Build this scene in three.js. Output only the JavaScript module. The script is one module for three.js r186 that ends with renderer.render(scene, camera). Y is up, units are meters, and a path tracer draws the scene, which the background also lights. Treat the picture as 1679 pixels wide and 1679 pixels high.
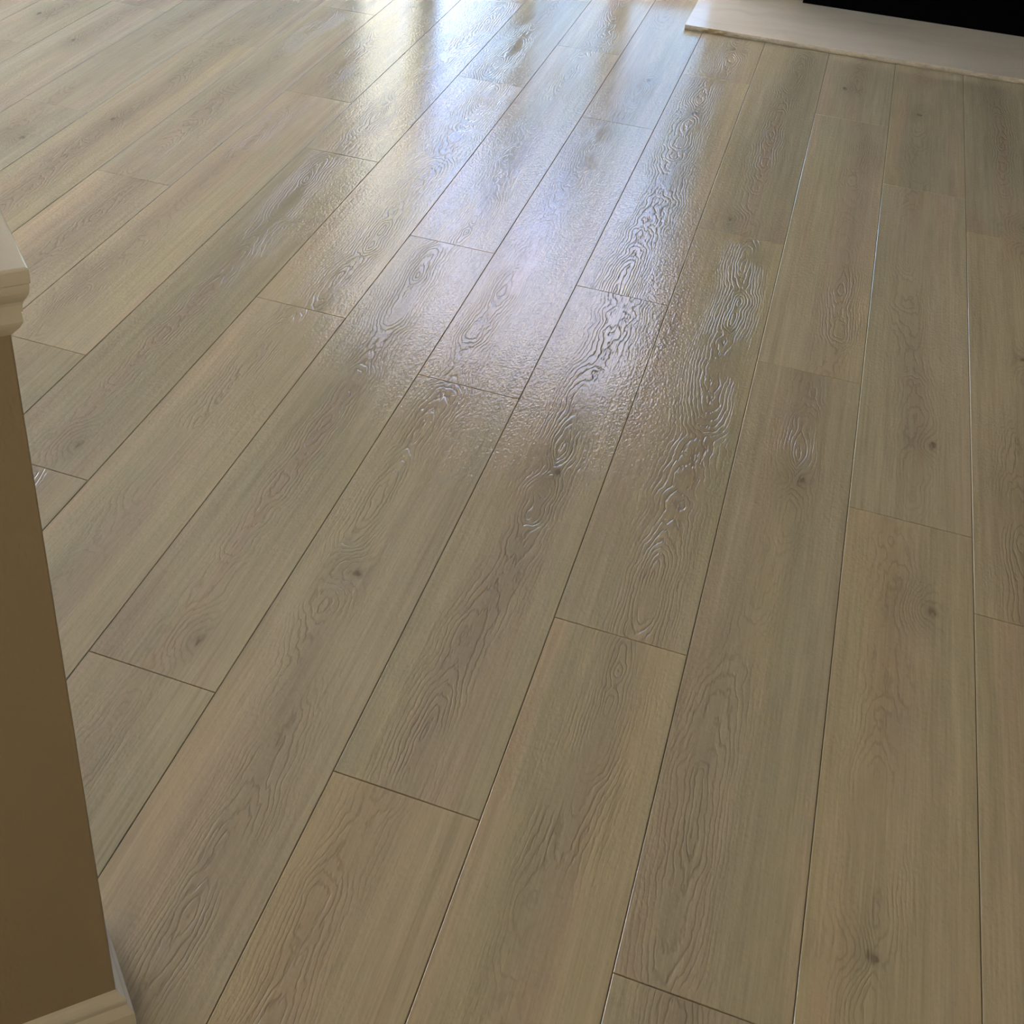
import * as THREE from 'three';
import { mergeGeometries } from 'three/addons/utils/BufferGeometryUtils.js';
import { RoundedBoxGeometry } from 'three/addons/geometries/RoundedBoxGeometry.js';
import { Sky } from 'three/addons/objects/Sky.js';

// ---------------------------------------------------------------- camera, sky, sun, exposure
const scene = new THREE.Scene();
const renderer = new THREE.WebGLRenderer({ antialias: true });
renderer.toneMapping = THREE.LinearToneMapping;
renderer.toneMappingExposure = 2.95;
renderer.shadowMap.enabled = true;
renderer.shadowMap.type = THREE.PCFSoftShadowMap;

const FOCAL = 1986.72, PPX = 586, PPY = 838, HALF = 1679 - PPX;      // the photograph is the right-hand square of a wider frame
const camera = new THREE.PerspectiveCamera(2 * Math.atan(HALF / FOCAL) * 180 / Math.PI, 1, 0.05, 200);
camera.setViewOffset(2 * HALF, 2 * HALF, HALF - PPX, HALF - PPY, 1679, 1679);
camera.position.set(-0.51536, 1.40429, 0.35203);
camera.rotation.set(-0.695260, 0.327148, 0.059554, 'YXZ');
scene.add(camera);

const sky = new Sky();
sky.name = 'sky';
sky.scale.setScalar(150);
const SU = sky.material.uniforms, SUN = new THREE.Vector3(0.60, 0.62, 0.50).normalize();
SU.turbidity.value = 2.4; SU.rayleigh.value = 1.7; SU.mieCoefficient.value = 0.005; SU.mieDirectionalG.value = 0.75;
SU.sunPosition.value.copy(SUN);
if (SU.cloudCoverage) { SU.cloudCoverage.value = 0.5; SU.cloudDensity.value = 0.5; }
scene.add(sky);
scene.environmentIntensity = 1.0; scene.backgroundIntensity = 1.0;

const LAMP = 0.65;                                                    // candela of the lamp behind the viewer
const sun = new THREE.DirectionalLight(0xffeedd, 21);
sun.position.copy(SUN).multiplyScalar(30);
sun.target.position.set(-1, 0, -3);
sun.castShadow = true;
sun.shadow.mapSize.set(2048, 2048);
Object.assign(sun.shadow.camera, { left: -16, right: 16, top: 16, bottom: -16, near: 1, far: 70 });
sun.name = 'sun';
scene.add(sun, sun.target);

// ---------------------------------------------------------------- helpers
function rng(a) { return () => { a = (a + 0x6d2b79f5) | 0; let t = Math.imul(a ^ (a >>> 15), 1 | a); t = (t + Math.imul(t ^ (t >>> 7), 61 | t)) ^ t; return ((t ^ (t >>> 14)) >>> 0) / 4294967296; }; }
const PERM = new Float32Array(4096);
{ const r = rng(77); for (let i = 0; i < 4096; i++) PERM[i] = r() * 2 - 1; }
function noise(x, y) {                                               // value noise, -1 .. 1
  const ix = Math.floor(x), iy = Math.floor(y), fx = x - ix, fy = y - iy;
  const u = fx * fx * (3 - 2 * fx), v = fy * fy * (3 - 2 * fy);
  const h0 = (ix * 73 + Math.imul(iy, 1619)), h1 = h0 + 73;
  const a = PERM[(h0 ^ (h0 >> 7)) & 4095], b = PERM[(h1 ^ (h1 >> 7)) & 4095];
  const g0 = h0 + 1619, g1 = h1 + 1619;
  const c = PERM[(g0 ^ (g0 >> 7)) & 4095], d = PERM[(g1 ^ (g1 >> 7)) & 4095];
  const p = a + (b - a) * u, q = c + (d - c) * u;
  return p + (q - p) * v;
}
const clamp = (x, a, b) => x < a ? a : x > b ? b : x;
const smooth = (a, b, x) => { const t = clamp((x - a) / (b - a), 0, 1); return t * t * (3 - 2 * t); };
const toS = (c) => 255 * (c <= 0.0031308 ? 12.92 * c : 1.055 * Math.pow(c, 1 / 2.4) - 0.055);
function mesh(name, geometry, material, parent = scene) {
  const m = new THREE.Mesh(geometry, material);
  m.name = name; m.castShadow = m.receiveShadow = true;
  parent.add(m);
  return m;
}
function structure(o, label) { o.userData.kind = 'structure'; if (label) o.userData.label = label; return o; }
function box(x0, x1, y0, y1, z0, z1) {
  const g = new THREE.BoxGeometry(x1 - x0, y1 - y0, z1 - z0);
  g.translate((x0 + x1) / 2, (y0 + y1) / 2, (z0 + z1) / 2);
  return g;
}
function tex(data, w, h, srgb) {
  const t = new THREE.DataTexture(data, w, h, srgb ? THREE.RGBAFormat : THREE.RedFormat, srgb ? THREE.UnsignedByteType : THREE.FloatType);
  t.wrapS = t.wrapT = THREE.RepeatWrapping; t.magFilter = THREE.LinearFilter; t.minFilter = THREE.LinearMipmapLinearFilter; t.generateMipmaps = true;
  if (srgb) t.colorSpace = THREE.SRGBColorSpace;
  t.needsUpdate = true;
  return t;
}

// ---------------------------------------------------------------- plank prints: growth rings of a sawn board, with the relief pressed along them
const W = 0.22, L = 1.54902, TW = 512, TH = 2048;
// eyes: centres of the cathedral figure [along, across]; knots [along, across]; relief: strength of the pressed lines
const PRINTS = [
  { eyes: [[0.30, 0.35], [0.85, 0.55]], knots: [[0.823, 0.67]], relief: 0.5 },
  { eyes: [[0.62, 0.39]], knots: [[0.155, 0.69], [0.615, 0.40]], relief: 0.45 },
  { eyes: [[0.245, 0.56], [0.80, 0.27]], knots: [[0.26, 0.60]], relief: 0.75 },
  { eyes: [[0.466, 0.568], [0.95, 0.45]], knots: [[0.47, 0.59]], relief: 1.0 },
  { eyes: [[0.275, 0.31], [0.85, 0.62]], knots: [[0.404, 0.463]], relief: 0.8 },
  { eyes: [[0.12, 0.37], [0.53, 0.5]], knots: [[0.942, 0.67]], relief: 1.0 },
  { eyes: [[0.20, 0.45], [0.925, 0.55]], knots: [], relief: 1.1 },
  { eyes: [[0.204, 0.40], [0.985, 0.45]], knots: [[0.21, 0.43]], relief: 1.2 },
  { eyes: [[0.111, 0.64], [0.254, 0.667], [0.93, 0.62]], knots: [], relief: 1.0 },
  { eyes: [[0.13, 0.38], [0.738, 0.30]], knots: [], relief: 0.8 },
];
function makePrint(p, n) {
  const color = new Uint8Array(TW * TH * 4), height = new Float32Array(TW * TH), o = n * 37.3;
  const d = new Float32Array(TH), xc = new Float32Array(TH), patch = new Float32Array(TH);
  for (let j = 0; j < TH; j++) {
    const s = (j + 0.5) / TH, y = s * L;
    let best = 9, ws = 0, xs = 0;
    for (const [es, et] of p.eyes) {
      const dist = Math.abs(s - es) * L, w = 1 / (0.02 + dist * dist);
      best = Math.min(best, dist); ws += w; xs += w * et * W;
    }
    d[j] = 0.066 * (1 - Math.exp(-best * 0.15 / 0.066)) + 0.010 * noise(y * 7 + o, 3.3) + 0.004 * noise(y * 23 + o, 9.1);
    xc[j] = xs / ws + 0.008 * noise(y * 4 + o, 17.7) + 0.003 * noise(y * 15, o + 5.5);
    patch[j] = 0.35 + 0.65 * smooth(-0.45, 0.25, noise(y * 2.6 + o, 41.1) + 0.6 * Math.exp(-best * best / 0.03));
  }
  for (let j = 0; j < TH; j++) {
    const y = (j + 0.5) / TH * L;
    for (let i = 0; i < TW; i++) {
      const x = (i + 0.5) / TW * W, dx = x - xc[j], q = j * TW + i;
      let r = Math.sqrt(dx * dx + d[j] * d[j]);
      let dark = 0, near = 0;
      for (const [ks, kt] of p.knots) {
        const kx = x - kt * W, ky = y - ks * L;
        const ax = kx + 0.018, swirl = (ax * ax) / 0.0011 + (ky * ky) / 0.0035;
        r += 0.030 * Math.exp(-swirl);
        near = Math.max(near, Math.exp(-swirl * 0.7));
        const e = (kx * kx) / 0.00004 + (ky * ky) / 0.00011 + 1.1 * noise(x * 220 + o, y * 110) - 0.2;
        dark = Math.max(dark, Math.exp(-Math.max(0, e)));
      }
      const jag = noise(x * 110 + o, y * 26), jag2 = noise(x * 330 + o, y * 95);
      const phase = r / 0.0060 + 0.34 * jag + 0.16 * jag2 + 0.9 * noise(x * 26 + o, y * 5);
      const f = phase - Math.floor(phase), line = Math.exp(-((f - 0.5) * (f - 0.5)) / 0.020);
      const across = Math.max(Math.exp(-(dx * dx) / 0.0026), near * 0.8);
      const M = across * patch[j] * smooth(-0.75, -0.05, noise(x * 26 + o, y * 9 + 3));
      const fibre = noise(x * 900 + o, y * 22), fibre2 = noise(x * 420, y * 9 + o), pores = noise(x * 1500, y * 60 + o);
      const pebble = noise(x * 270 + o, y * 170) + 0.5 * noise(x * 600, y * 380 + o);
      height[q] = p.relief * (-0.62 * M * line) + 0.045 * (fibre2 + 0.6 * fibre) * (0.4 + across) + 0.155 * pebble * (1 - 0.7 * across);
      // colour: broad bands of greige, pinkish and grey-green print, fine grain over it
      const warp = 0.012 * noise(y * 5 + o, x * 20);
      const band = noise((x + warp) * 24 + o, y * 1.5 + o), band2 = noise((x + warp) * 55 + o, y * 2.6 - o), band3 = noise((x + warp) * 16 - o, y * 1.1 + 2 * o);
      let R = 0.488, G = 0.424, B = 0.285;
      const pink = clamp(band * 1.1, 0, 1), green = clamp(-band * 1.1, 0, 1);
      R *= 1 + 0.022 * pink - 0.045 * green; G *= 1 - 0.034 * pink - 0.012 * green; B *= 1 - 0.01 * pink - 0.035 * green;
      const tan = clamp(band3, 0, 1);
      B *= 1 - 0.085 * tan; G *= 1 - 0.015 * tan;
      const long = noise(x * 260 + o, y * 3.2), long2 = noise(x * 130 - o, y * 2.2 + o);
      let v = 1 + 0.07 * band2 + 0.05 * band3 + 0.065 * long * (0.5 + 0.5 * Math.abs(long2)) + 0.04 * long2 + 0.06 * fibre2 + 0.055 * fibre;
      v *= 1 - 0.13 * line * Math.min(1, M + 0.25 * across + near * 0.5) - 0.07 * across * smooth(-0.1, 0.6, band2);
      if (pores < -0.72) v *= 0.93;
      v *= 1 - 0.10 * near - 0.07 * near * line;
      const heart = Math.exp(-(dx * dx) / 0.0016) * clamp(0.55 + 0.9 * noise(y * 1.9 + o, x * 9 + 2) + 0.25 * long2, 0, 1);
      v *= 1.045 - 0.19 * heart * (0.75 + 0.35 * long + 0.25 * fibre2);
      R *= 1 + 0.01 * heart; B *= 1 + 0.02 * heart;
      const k = 0.62 * dark;
      R = R * v * (1 - k) + 0.12 * k; G = G * v * (1 - k) + 0.085 * k; B = B * v * (1 - k) + 0.062 * k;
      color[q * 4] = toS(clamp(R, 0, 1)); color[q * 4 + 1] = toS(clamp(G, 0, 1)); color[q * 4 + 2] = toS(clamp(B, 0, 1)); color[q * 4 + 3] = 255;
    }
  }
  return { map: tex(color, TW, TH, true), bump: tex(height, TW, TH, false) };
}
const TINTS = [[1, 1, 1], [0.93, 0.935, 0.93], [1.06, 1.05, 1.04], [1.0, 0.98, 0.94]];
const prints = PRINTS.map(makePrint);
const plankMaterials = prints.map((p) => TINTS.map((c) => {
  const m = new THREE.MeshStandardMaterial({ map: p.map, bumpMap: p.bump, bumpScale: 0.001, roughness: 0.13 });
  m.color.setRGB(...c);
  return m;
}));

// ---------------------------------------------------------------- room shell
const ZB = -4.735, XL = -5.2, XR = 3.0, ZF = 3.2, CEIL = 2.6;       // back wall, left wall, right wall, front wall, ceiling
const wallPaint = new THREE.MeshStandardMaterial({ color: new THREE.Color().setRGB(0.42, 0.355, 0.245), roughness: 0.75 });
const ceilingPaint = new THREE.MeshStandardMaterial({ color: new THREE.Color().setRGB(0.88, 0.86, 0.80), roughness: 0.9 });
const trimPaint = new THREE.MeshStandardMaterial({ color: new THREE.Color().setRGB(0.84, 0.82, 0.74), roughness: 0.16 });
{ // orange-peel texture of the painted drywall
  const n = 256, h = new Float32Array(n * n);
  for (let j = 0; j < n; j++) for (let i = 0; i < n; i++) h[j * n + i] = 0.10 * noise(i * 0.16, j * 0.16) + 0.05 * noise(i * 0.4 + 9, j * 0.4);
  const t = tex(h, n, n, false);
  t.repeat.set(3, 3);
  wallPaint.bumpMap = t; wallPaint.bumpScale = 0.001;
}
const WIN = { x0: -2.44, x1: -0.87, y0: 0.05, y1: 2.05 };           // glazed patio opening in the back wall
const WL = { z0: -4.5, z1: -0.9, y0: 0.08, y1: 2.4 };              // window in the left wall
structure(mesh('wall_back', mergeGeometries([
  box(XL - 0.15, WIN.x0, 0, CEIL, ZB - 0.15, ZB), box(WIN.x1, XR + 0.15, 0, CEIL, ZB - 0.15, ZB),
  box(WIN.x0, WIN.x1, WIN.y1, CEIL, ZB - 0.15, ZB), box(WIN.x0, WIN.x1, 0, WIN.y0, ZB - 0.15, ZB)]), wallPaint), 'tan painted wall behind the fireplace');
structure(mesh('wall_far_left', mergeGeometries([
  box(XL - 0.15, XL, 0, CEIL, ZB, WL.z0), box(XL - 0.15, XL, 0, CEIL, WL.z1, ZF),
  box(XL - 0.15, XL, WL.y1, CEIL, WL.z0, WL.z1), box(XL - 0.15, XL, 0, WL.y0, WL.z0, WL.z1)]), wallPaint), 'tan painted wall on the far left side');
structure(mesh('wall_right', box(XR, XR + 0.15, 0, CEIL, ZB, ZF), new THREE.MeshStandardMaterial({ color: new THREE.Color().setRGB(0.16, 0.12, 0.075), roughness: 0.7 })), 'dark brown wall on the right');
structure(mesh('wall_front', box(XL - 0.15, XR + 0.15, 0, CEIL, ZF, ZF + 0.15), wallPaint), 'tan painted wall behind the viewer');
structure(mesh('ceiling', box(XL - 0.15, XR + 0.15, CEIL, CEIL + 0.15, ZB - 0.15, ZF + 0.15), ceilingPaint), 'white ceiling');

const frameDark = new THREE.MeshStandardMaterial({ color: new THREE.Color().setRGB(0.045, 0.035, 0.026), roughness: 0.5 });
const glass = new THREE.MeshPhysicalMaterial({ color: 0xffffff, transmission: 1, thickness: 0, roughness: 0, ior: 1.5 });
function windowUnit(name, w, h, posts, transoms, label) {            // lies in its own xy plane, lower left corner at the origin
  const g = new THREE.Group();
  g.name = name; structure(g, label);
  const t = 0.045, dp = 0.07;
  mesh('window_frame', mergeGeometries([box(0, w, 0, t, -dp, 0), box(0, w, h - t, h, -dp, 0), box(0, t, t, h - t, -dp, 0), box(w - t, w, t, h - t, -dp, 0)]), frameDark, g);
  const xs = [t, ...posts, w - t], hw = 0.042;
  posts.forEach((x) => mesh('mullion', new RoundedBoxGeometry(hw * 2, h - 2 * t, dp * 0.9, 2, 0.006).translate(x, h / 2, -dp / 2), frameDark, g));
  for (let i = 0; i + 1 < xs.length; i++) {
    const a = xs[i] + (i ? hw : 0), b = xs[i + 1] - (i + 2 < xs.length ? hw : 0);
    mesh('pane', new THREE.PlaneGeometry(b - a, h - 2 * t).translate((a + b) / 2, h / 2, -dp / 2), glass, g).castShadow = false;
  }
  scene.add(g);
  return g;
}
const w1 = windowUnit('window_1', WIN.x1 - WIN.x0, WIN.y1 - WIN.y0, [-2.08 - WIN.x0, -1.66 - WIN.x0, -1.268 - WIN.x0], [], 'four-panel glazed patio opening beside the fireplace');
w1.position.set(WIN.x0, WIN.y0, ZB - 0.03);
const w2 = windowUnit('window_2', WL.z1 - WL.z0, WL.y1 - WL.y0, [0.9, 1.8, 2.7], [], 'wide window in the left wall');
w2.rotation.y = Math.PI / 2; w2.position.set(XL - 0.03, WL.y0, WL.z1);

// outside: paving and a neighbouring rendered wall that the floor mirrors in its left-hand streak
const pave = new THREE.MeshStandardMaterial({ color: new THREE.Color().setRGB(0.42, 0.40, 0.36), roughness: 0.9 });
structure(mesh('ground_outside', box(-40, 40, -0.4, -0.12, -40, 40), pave), 'pale paving outside the windows');
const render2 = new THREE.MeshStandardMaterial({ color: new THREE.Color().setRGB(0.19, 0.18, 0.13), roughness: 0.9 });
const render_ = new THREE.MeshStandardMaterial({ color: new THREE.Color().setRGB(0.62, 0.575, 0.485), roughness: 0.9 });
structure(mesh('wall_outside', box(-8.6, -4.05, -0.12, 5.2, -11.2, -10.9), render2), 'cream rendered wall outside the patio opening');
const bluePaint = new THREE.MeshStandardMaterial({ color: new THREE.Color().setRGB(0.035, 0.075, 0.12), roughness: 0.9 });
structure(mesh('wall_outside_back', box(-4.05, 7, -0.12, 4.5, -13.2, -12.9), bluePaint), 'blue-grey painted wall outside, opposite the patio opening');
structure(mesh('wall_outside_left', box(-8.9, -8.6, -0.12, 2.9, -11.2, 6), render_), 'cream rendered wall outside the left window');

// ceiling lamp behind the viewer
{
  const g = new THREE.Group();
  g.name = 'ceiling_lamp'; g.position.set(-0.25, CEIL, 1.4);
  g.userData = { label: 'round warm flush ceiling lamp behind the viewer', category: 'lamp' };
  scene.add(g);
  const steel = new THREE.MeshStandardMaterial({ color: new THREE.Color().setRGB(0.5, 0.48, 0.45), metalness: 1, roughness: 0.35 });
  mesh('base', new THREE.CylinderGeometry(0.19, 0.2, 0.03, 48).translate(0, -0.015, 0), steel, g);
  const prof = []; for (let k = 0; k <= 12; k++) prof.push(new THREE.Vector2(0.18 * Math.cos(k / 12 * Math.PI / 2), -0.03 - 0.07 * Math.sin(k / 12 * Math.PI / 2)));
  mesh('shade', new THREE.LatheGeometry(prof, 48), new THREE.MeshStandardMaterial({ color: 0xfff2dd, emissive: new THREE.Color().setRGB(1, 0.82, 0.58), emissiveIntensity: 2.0, roughness: 0.5 }), g).castShadow = false;
  const l = new THREE.PointLight(new THREE.Color().setRGB(1, 0.82, 0.56), LAMP);
  l.name = 'lamp_glow'; l.position.set(0, -0.16, 0); l.castShadow = true; l.shadow.radius = 6;
  g.add(l);
}

// ---------------------------------------------------------------- floor: every plank a part
const floor = new THREE.Group();
floor.name = 'floor'; structure(floor, 'greige wood-look plank floor with an embossed grain and a satin sheen');
scene.add(floor);
const underlay = new THREE.MeshStandardMaterial({ color: new THREE.Color().setRGB(0.075, 0.06, 0.043), roughness: 0.9 });
mesh('subfloor', box(XL, XR, -0.06, -0.0022, ZB, ZF), underlay, floor);
const GAP = 0.0006, ENDGAP = 0.0007, BEV = 0.0009, THICK = 0.0022;
function plankGeometry(s0, s1, flip) {                               // a bevelled board from s0 to s1 of a full length; origin at its far left corner
  const x0 = GAP, x1 = W - GAP, z0 = s0 * L + ENDGAP, z1 = s1 * L - ENDGAP, e = 0.0006;
  const ring = (inx, inz, y) => [[x0 + inx, y, z0 + inz], [x1 - inx, y, z0 + inz], [x1 - inx, y, z1 - inz], [x0 + inx, y, z1 - inz]];
  const top = ring(BEV, e, 0), edge = ring(0, 0, -0.0007), foot = ring(0, 0, -THICK);
  const pos = [], uv = [], idx = [];
  const put = (p) => { pos.push(...p); let u = p[0] / W, v = p[2] / L; if (flip & 1) u = 1 - u; if (flip & 2) { v = 1 - v; } uv.push(u, v); };
  const quad = (a, b, c, d) => { const n = pos.length / 3; [a, b, c, d].forEach(put); idx.push(n, n + 2, n + 1, n, n + 3, n + 2); };
  quad(...top);
  for (let k = 0; k < 4; k++) { const m = (k + 1) % 4; quad(edge[k], edge[m], top[m], top[k]); quad(foot[k], foot[m], edge[m], edge[k]); }
  const g = new THREE.BufferGeometry();
  g.setAttribute('position', new THREE.Float32BufferAttribute(pos, 3));
  g.setAttribute('uv', new THREE.Float32BufferAttribute(uv, 2));
  g.setIndex(idx); g.computeVertexNormals();
  return g;
}
const cache = new Map();
function cachedPlank(s0, s1, flip) {
  const key = [s0.toFixed(4), s1.toFixed(4), flip].join();
  if (!cache.has(key)) cache.set(key, plankGeometry(s0, s1, flip));
  return cache.get(key);
}
const PHASE = { '-1': -2.9663, 0: -3.1798, 1: -3.6273, 2: -2.6693, 3: -3.7821, 4: -3.2621, 5: -3.8489, 6: -3.4078, 7: -2.6709, 8: -3.0351, 9: -3.8335, 10: -3.3287, 11: -2.6146, 12: -3.5137, 13: -3.0080 };
// row: { board: [print, flip (1 mirrored, 2 turned end for end), tint] }
const CHOSEN = {
  0: { 0: [0, 0, 0], 1: [1, 0, 3] }, 1: { 0: [9, 1, 0], 1: [2, 0, 1], 2: [4, 3, 1] }, 2: { '-1': [5, 1, 1], 0: [8, 0, 1], 1: [6, 2, 3] },
  3: { '-1': [7, 3, 0], 0: [7, 0, 0], 1: [3, 0, 1], 2: [9, 2, 3] }, 4: { '-1': [2, 2, 0], 0: [9, 0, 0], 1: [4, 0, 0] },
  5: { '-1': [3, 2, 0], 0: [6, 0, 2], 1: [5, 0, 0], 2: [0, 3, 2] }, 6: { '-1': [5, 2, 1], 0: [8, 2, 2], 1: [6, 0, 2] }, 7: { '-1': [2, 3, 0], 0: [5, 0, 1] },
  8: { 0: [9, 2, 2], 1: [0, 3, 1] }, 9: { 0: [8, 1, 0], 1: [4, 2, 2] }, 10: { 0: [3, 1, 3], '-1': [6, 3, 1] }, 11: { 0: [1, 0, 1], '-1': [0, 2, 0] }, 12: { 0: [2, 1, 0] }, '-1': { 0: [4, 1, 3], 1: [0, 1, 3] },
};
const HEARTH = { x0: -0.9455, x1: 0.88, z0: ZB, z1: -4.2305, h: 0.0185 };
const pick = rng(4242);
for (let row = -14; row <= 23; row++) {
  const left = -(row + 1) * W, a = PHASE[row] ?? -3 + pick() * L;
  const zEnd = left + W > HEARTH.x0 + 0.02 && left < HEARTH.x1 - 0.02 ? (left < HEARTH.x0 ? ZB : HEARTH.z1 - 0.02) : ZB;
  for (let i = -2; i < 5; i++) {
    const z0 = a + i * L, r = [pick(), pick(), pick()];
    const s0 = clamp((zEnd - z0) / L, 0, 1), s1 = clamp((ZF - z0) / L, 0, 1);
    if (s1 - s0 < 0.01) continue;
    const [print, flip, tint] = CHOSEN[row]?.[i] ?? [Math.floor(r[0] * PRINTS.length), Math.floor(r[1] * 4), Math.floor(r[2] * TINTS.length)];
    const p = mesh('plank', cachedPlank(s0, s1, flip), plankMaterials[print][tint], floor);
    p.position.set(left, 0, z0);
  }
}
let plankCount = 0;
floor.children.forEach((c) => { if (c.name === 'plank') { if (plankCount) c.name = 'plank_' + String(plankCount).padStart(3, '0'); plankCount++; } });

// ---------------------------------------------------------------- hearth slab
{
  const n = 1024, m = 256, px = new Uint8Array(n * m * 4), rough = new Uint8Array(n * m * 4);
  for (let j = 0; j < m; j++) for (let i = 0; i < n; i++) {
    const x = i / n * 1.9, y = j / m * 0.52, q = (j * n + i) * 4;
    const w = 0.05 * noise(x * 4, y * 4) + 0.02 * noise(x * 14, y * 14);
    const v1 = Math.abs(noise(x * 2.2 + 5 + w * 10, (y + 0.16 * x + w) * 11)), v2 = noise(x * 3, (y + 0.1 * x + w) * 26);
    const vein = Math.exp(-v1 * v1 / 0.02), k = 1 - 0.045 * vein + 0.04 * v2 + 0.015 * noise(x * 160, y * 160);
    px[q] = toS(clamp(0.77 * k, 0, 1)); px[q + 1] = toS(clamp(0.705 * k, 0, 1)); px[q + 2] = toS(clamp(0.56 * (k - 0.02 * vein), 0, 1)); px[q + 3] = 255;
  }
  const marble = new THREE.MeshStandardMaterial({ map: tex(px, n, m, true), roughness: 0.22 });
  const edgePx = new Uint8Array(1024 * 32 * 4);                      // raw sawn edge with an ochre adhesive stain
  for (let j = 0; j < 32; j++) for (let i = 0; i < 1024; i++) {
    const x = i / 1024 * 1.9, q = (j * 1024 + i) * 4, y = j / 32;
    const k = 1 + 0.16 * noise(x * 40, y * 3) + 0.10 * noise(x * 160, y * 6);
    const stain = clamp(Math.exp(-((x - 0.115) ** 2) / 0.0035) * (0.75 + 0.9 * noise(x * 55, y * 4 + 3)) * smooth(0.05, 0.5, 0.5 + 0.5 * noise(x * 25, 7)) * 1.4 + 0.25 * clamp(noise(x * 17, y * 2 + 4) - 0.45, 0, 1), 0, 0.85);
    const R = 0.76, G = 0.69, B = 0.54;
    edgePx[q] = toS(clamp((R * (1 - stain) + 0.40 * stain) * k, 0, 1)); edgePx[q + 1] = toS(clamp((G * (1 - stain) + 0.27 * stain) * k, 0, 1)); edgePx[q + 2] = toS(clamp((B * (1 - stain) + 0.09 * stain) * k, 0, 1)); edgePx[q + 3] = 255;
  }
  const sawn = new THREE.MeshStandardMaterial({ map: tex(edgePx, 1024, 32, true), roughness: 0.7 });
  // profile of the front: foot, slightly chipped arris, top; swept along x with small chips
  const N = 240, x0 = HEARTH.x0, x1 = HEARTH.x1, z1 = HEARTH.z1, h = HEARTH.h, top = [], front = [];
  const posT = [], uvT = [], idxT = [], posF = [], uvF = [], idxF = [];
  for (let i = 0; i <= N; i++) {
    const t = i / N, x = x0 + (x1 - x0) * t, d = x - x0;
    const chip = 0.0012 * clamp(noise(d * 38, 2.2) + 0.3 * noise(d * 120, 8), 0, 1) + 0.0004, jag = 0.0008 * noise(d * 60, 5.5);
    [[ZB, h], [ZB + 0.25, h], [z1 - 0.0014 - chip, h], [z1 - 0.0004 - chip * 0.4, h - 0.0005]].forEach(([z, y]) => { posT.push(x, y, z); uvT.push(d / 1.9, (z - ZB) / 0.52); });
    [[z1 - 0.0004 - chip * 0.4, h - 0.0005], [z1 + jag * 0.3, h - 0.0016 - chip], [z1 + jag, h * 0.45], [z1 - 0.001 + jag, 0.0035], [z1 - 0.0045, 0.0002]].forEach(([z, y], k) => { posF.push(x, y, z); uvF.push(d / 1.9, y / h); });
  }
  for (let i = 0; i < N; i++) {
    for (let k = 0; k < 3; k++) { const a = i * 4 + k; idxT.push(a, a + 1, a + 5, a, a + 5, a + 4); }
    for (let k = 0; k < 4; k++) { const a = i * 5 + k; idxF.push(a, a + 1, a + 6, a, a + 6, a + 5); }
  }
  const geo = (p, u, ix) => { const g = new THREE.BufferGeometry(); g.setAttribute('position', new THREE.Float32BufferAttribute(p, 3)); g.setAttribute('uv', new THREE.Float32BufferAttribute(u, 2)); g.setIndex(ix); g.computeVertexNormals(); return g; };
  const slab = new THREE.Group();
  slab.name = 'hearth_slab';
  slab.userData = { label: 'thin cream marble hearth slab lying on the plank floor under the black fireplace', category: 'hearth' };
  scene.add(slab);
  const body = box(x0, x1, 0.0002, h - 0.0018, ZB, z1 - 0.004);
  mesh('slab_top', mergeGeometries([geo(posT, uvT, idxT), body].map((g) => g.toNonIndexed())), marble, slab);
  mesh('slab_edge', geo(posF, uvF, idxF), sawn, slab).userData.label = 'sawn front edge with an ochre stain near its left end';
  const cap = box(x0 - 0.0004, x0 + 0.002, 0.0002, h - 0.0006, ZB, z1 - 0.001);
  mesh('slab_end', cap, marble, slab);
}

// ---------------------------------------------------------------- fireplace
{
  const f = new THREE.Group();
  f.name = 'fireplace'; f.position.set(0, HEARTH.h, -4.735);
  f.userData = { label: 'matte black metal fireplace front standing at the back of the marble hearth', category: 'fireplace' };
  scene.add(f);
  const matte = new THREE.MeshPhysicalMaterial({ color: new THREE.Color().setRGB(0.0022, 0.0022, 0.0024), roughness: 0.9, specularIntensity: 0.05 });
  const X0 = -0.579, X1 = 0.515, H = 0.86;
  mesh('surround', mergeGeometries([box(X0, X0 + 0.13, 0, H, 0.001, 0.024), box(X1 - 0.13, X1, 0, H, 0.001, 0.024), box(X0 + 0.13, X1 - 0.13, H - 0.16, H, 0.001, 0.024), box(X0 + 0.13, X1 - 0.13, 0, 0.14, 0.001, 0.024)]), matte, f);
  mesh('firebox', box(X0 + 0.13, X1 - 0.13, 0.14, H - 0.16, 0.001, 0.006), matte, f);
  for (let k = 0; k < 4; k++) mesh(k ? 'louver_00' + k : 'louver', new RoundedBoxGeometry(X1 - X0 - 0.34, 0.008, 0.004, 1, 0.0018).translate((X0 + X1) / 2, 0.135 + k * -0.022 + 0.0, 0.0265), matte, f);
}

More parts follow.
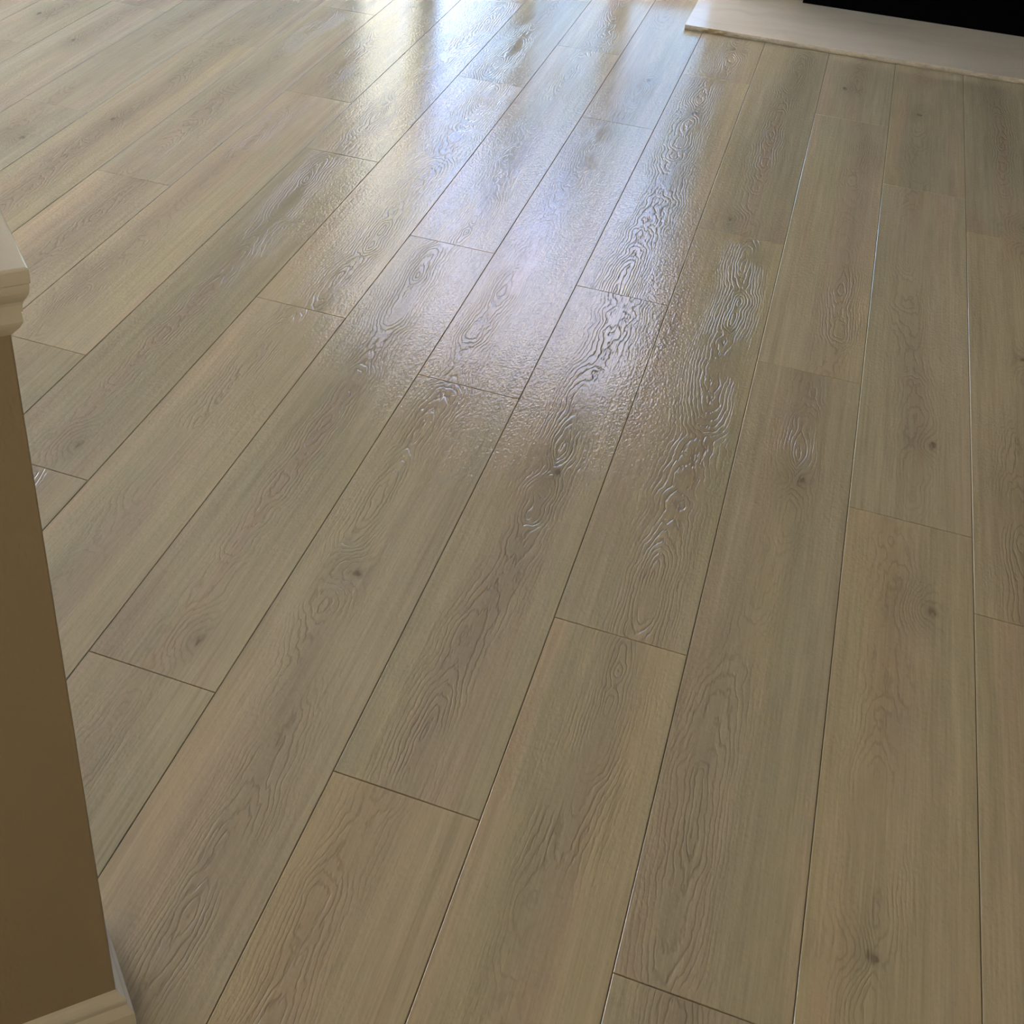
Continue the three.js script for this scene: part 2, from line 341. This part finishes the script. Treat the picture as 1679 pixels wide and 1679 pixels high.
// ---------------------------------------------------------------- half wall with cap and baseboard, at the left
{
  const C = [-0.9631, -0.2251], LEN = 0.42, DEP = 0.125;
  const place = (g) => { g.position.set(C[0], 0, C[1]); g.rotation.y = Math.PI * 1.25; scene.add(g); return g; };
  const wall = mesh('wall_left', new RoundedBoxGeometry(LEN, 0.975, DEP, 3, 0.002).translate(LEN / 2, 0.4875 + 0.0005, DEP / 2), wallPaint);
  structure(place(wall), 'tan painted half wall at the left edge, in shade');
  const rings = (profile, closeTop) => {                             // profile [[out, height] ...] carried round the wall with mitred corners
    const pos = [], idx = [];
    const ring = ([o, y]) => [[-o, y, -o], [LEN + o, y, -o], [LEN + o, y, DEP + o], [-o, y, DEP + o]];
    for (let k = 0; k + 1 < profile.length; k++) {
      const a = ring(profile[k]), b = ring(profile[k + 1]);
      for (let c = 0; c < 4; c++) { const d = (c + 1) % 4, n = pos.length / 3; pos.push(...a[c], ...a[d], ...b[d], ...b[c]); idx.push(n, n + 2, n + 1, n, n + 3, n + 2); }
    }
    if (closeTop) { const t = ring(profile[profile.length - 1]), n = pos.length / 3; t.forEach((p) => pos.push(...p)); idx.push(n, n + 2, n + 1, n, n + 3, n + 2); }
    const g = new THREE.BufferGeometry();
    g.setAttribute('position', new THREE.Float32BufferAttribute(pos, 3));
    g.setIndex(idx); g.computeVertexNormals();
    return g;
  };
  const trim = new THREE.Group();
  trim.name = 'trim_1'; structure(trim, 'cream painted cap with a stepped moulding on the half wall'); place(trim);
  mesh('crown_moulding', rings([[0, 0.9640], [0.0036, 0.9690], [0.0060, 0.9722], [0.0080, 0.9770], [0.0079, 0.9800], [0.0074, 0.9846], [0.0086, 0.9850], [0.0087, 0.9872], [0.0090, 0.9905], [0.0097, 0.9930], [0.0110, 0.9952], [0.0123, 0.9976], [0.0135, 1.0010], [0.0142, 1.0047], [0.0142, 1.0070], [0.0139, 1.0078]]), trimPaint, trim);
  mesh('cap_board', rings([[0.0, 1.0078], [0.0146, 1.0079], [0.0152, 1.0086], [0.0152, 1.0178], [0.0147, 1.0188], [0.0136, 1.0194]], true), trimPaint, trim);
  const base = mesh('baseboard_left', rings([[0.0150, 0.0004], [0.0150, 0.0575], [0.0146, 0.0718], [0.0135, 0.0742], [0.0079, 0.0850], [0.0082, 0.0862], [0.0092, 0.0935], [0.0088, 0.0962], [0.0070, 0.0998], [0.0042, 0.1038], [0.0020, 0.1062], [0.0006, 0.1090], [0, 0.1103]]), trimPaint);
  structure(place(base), 'cream painted moulded baseboard round the half wall');
}

renderer.render(scene, camera);
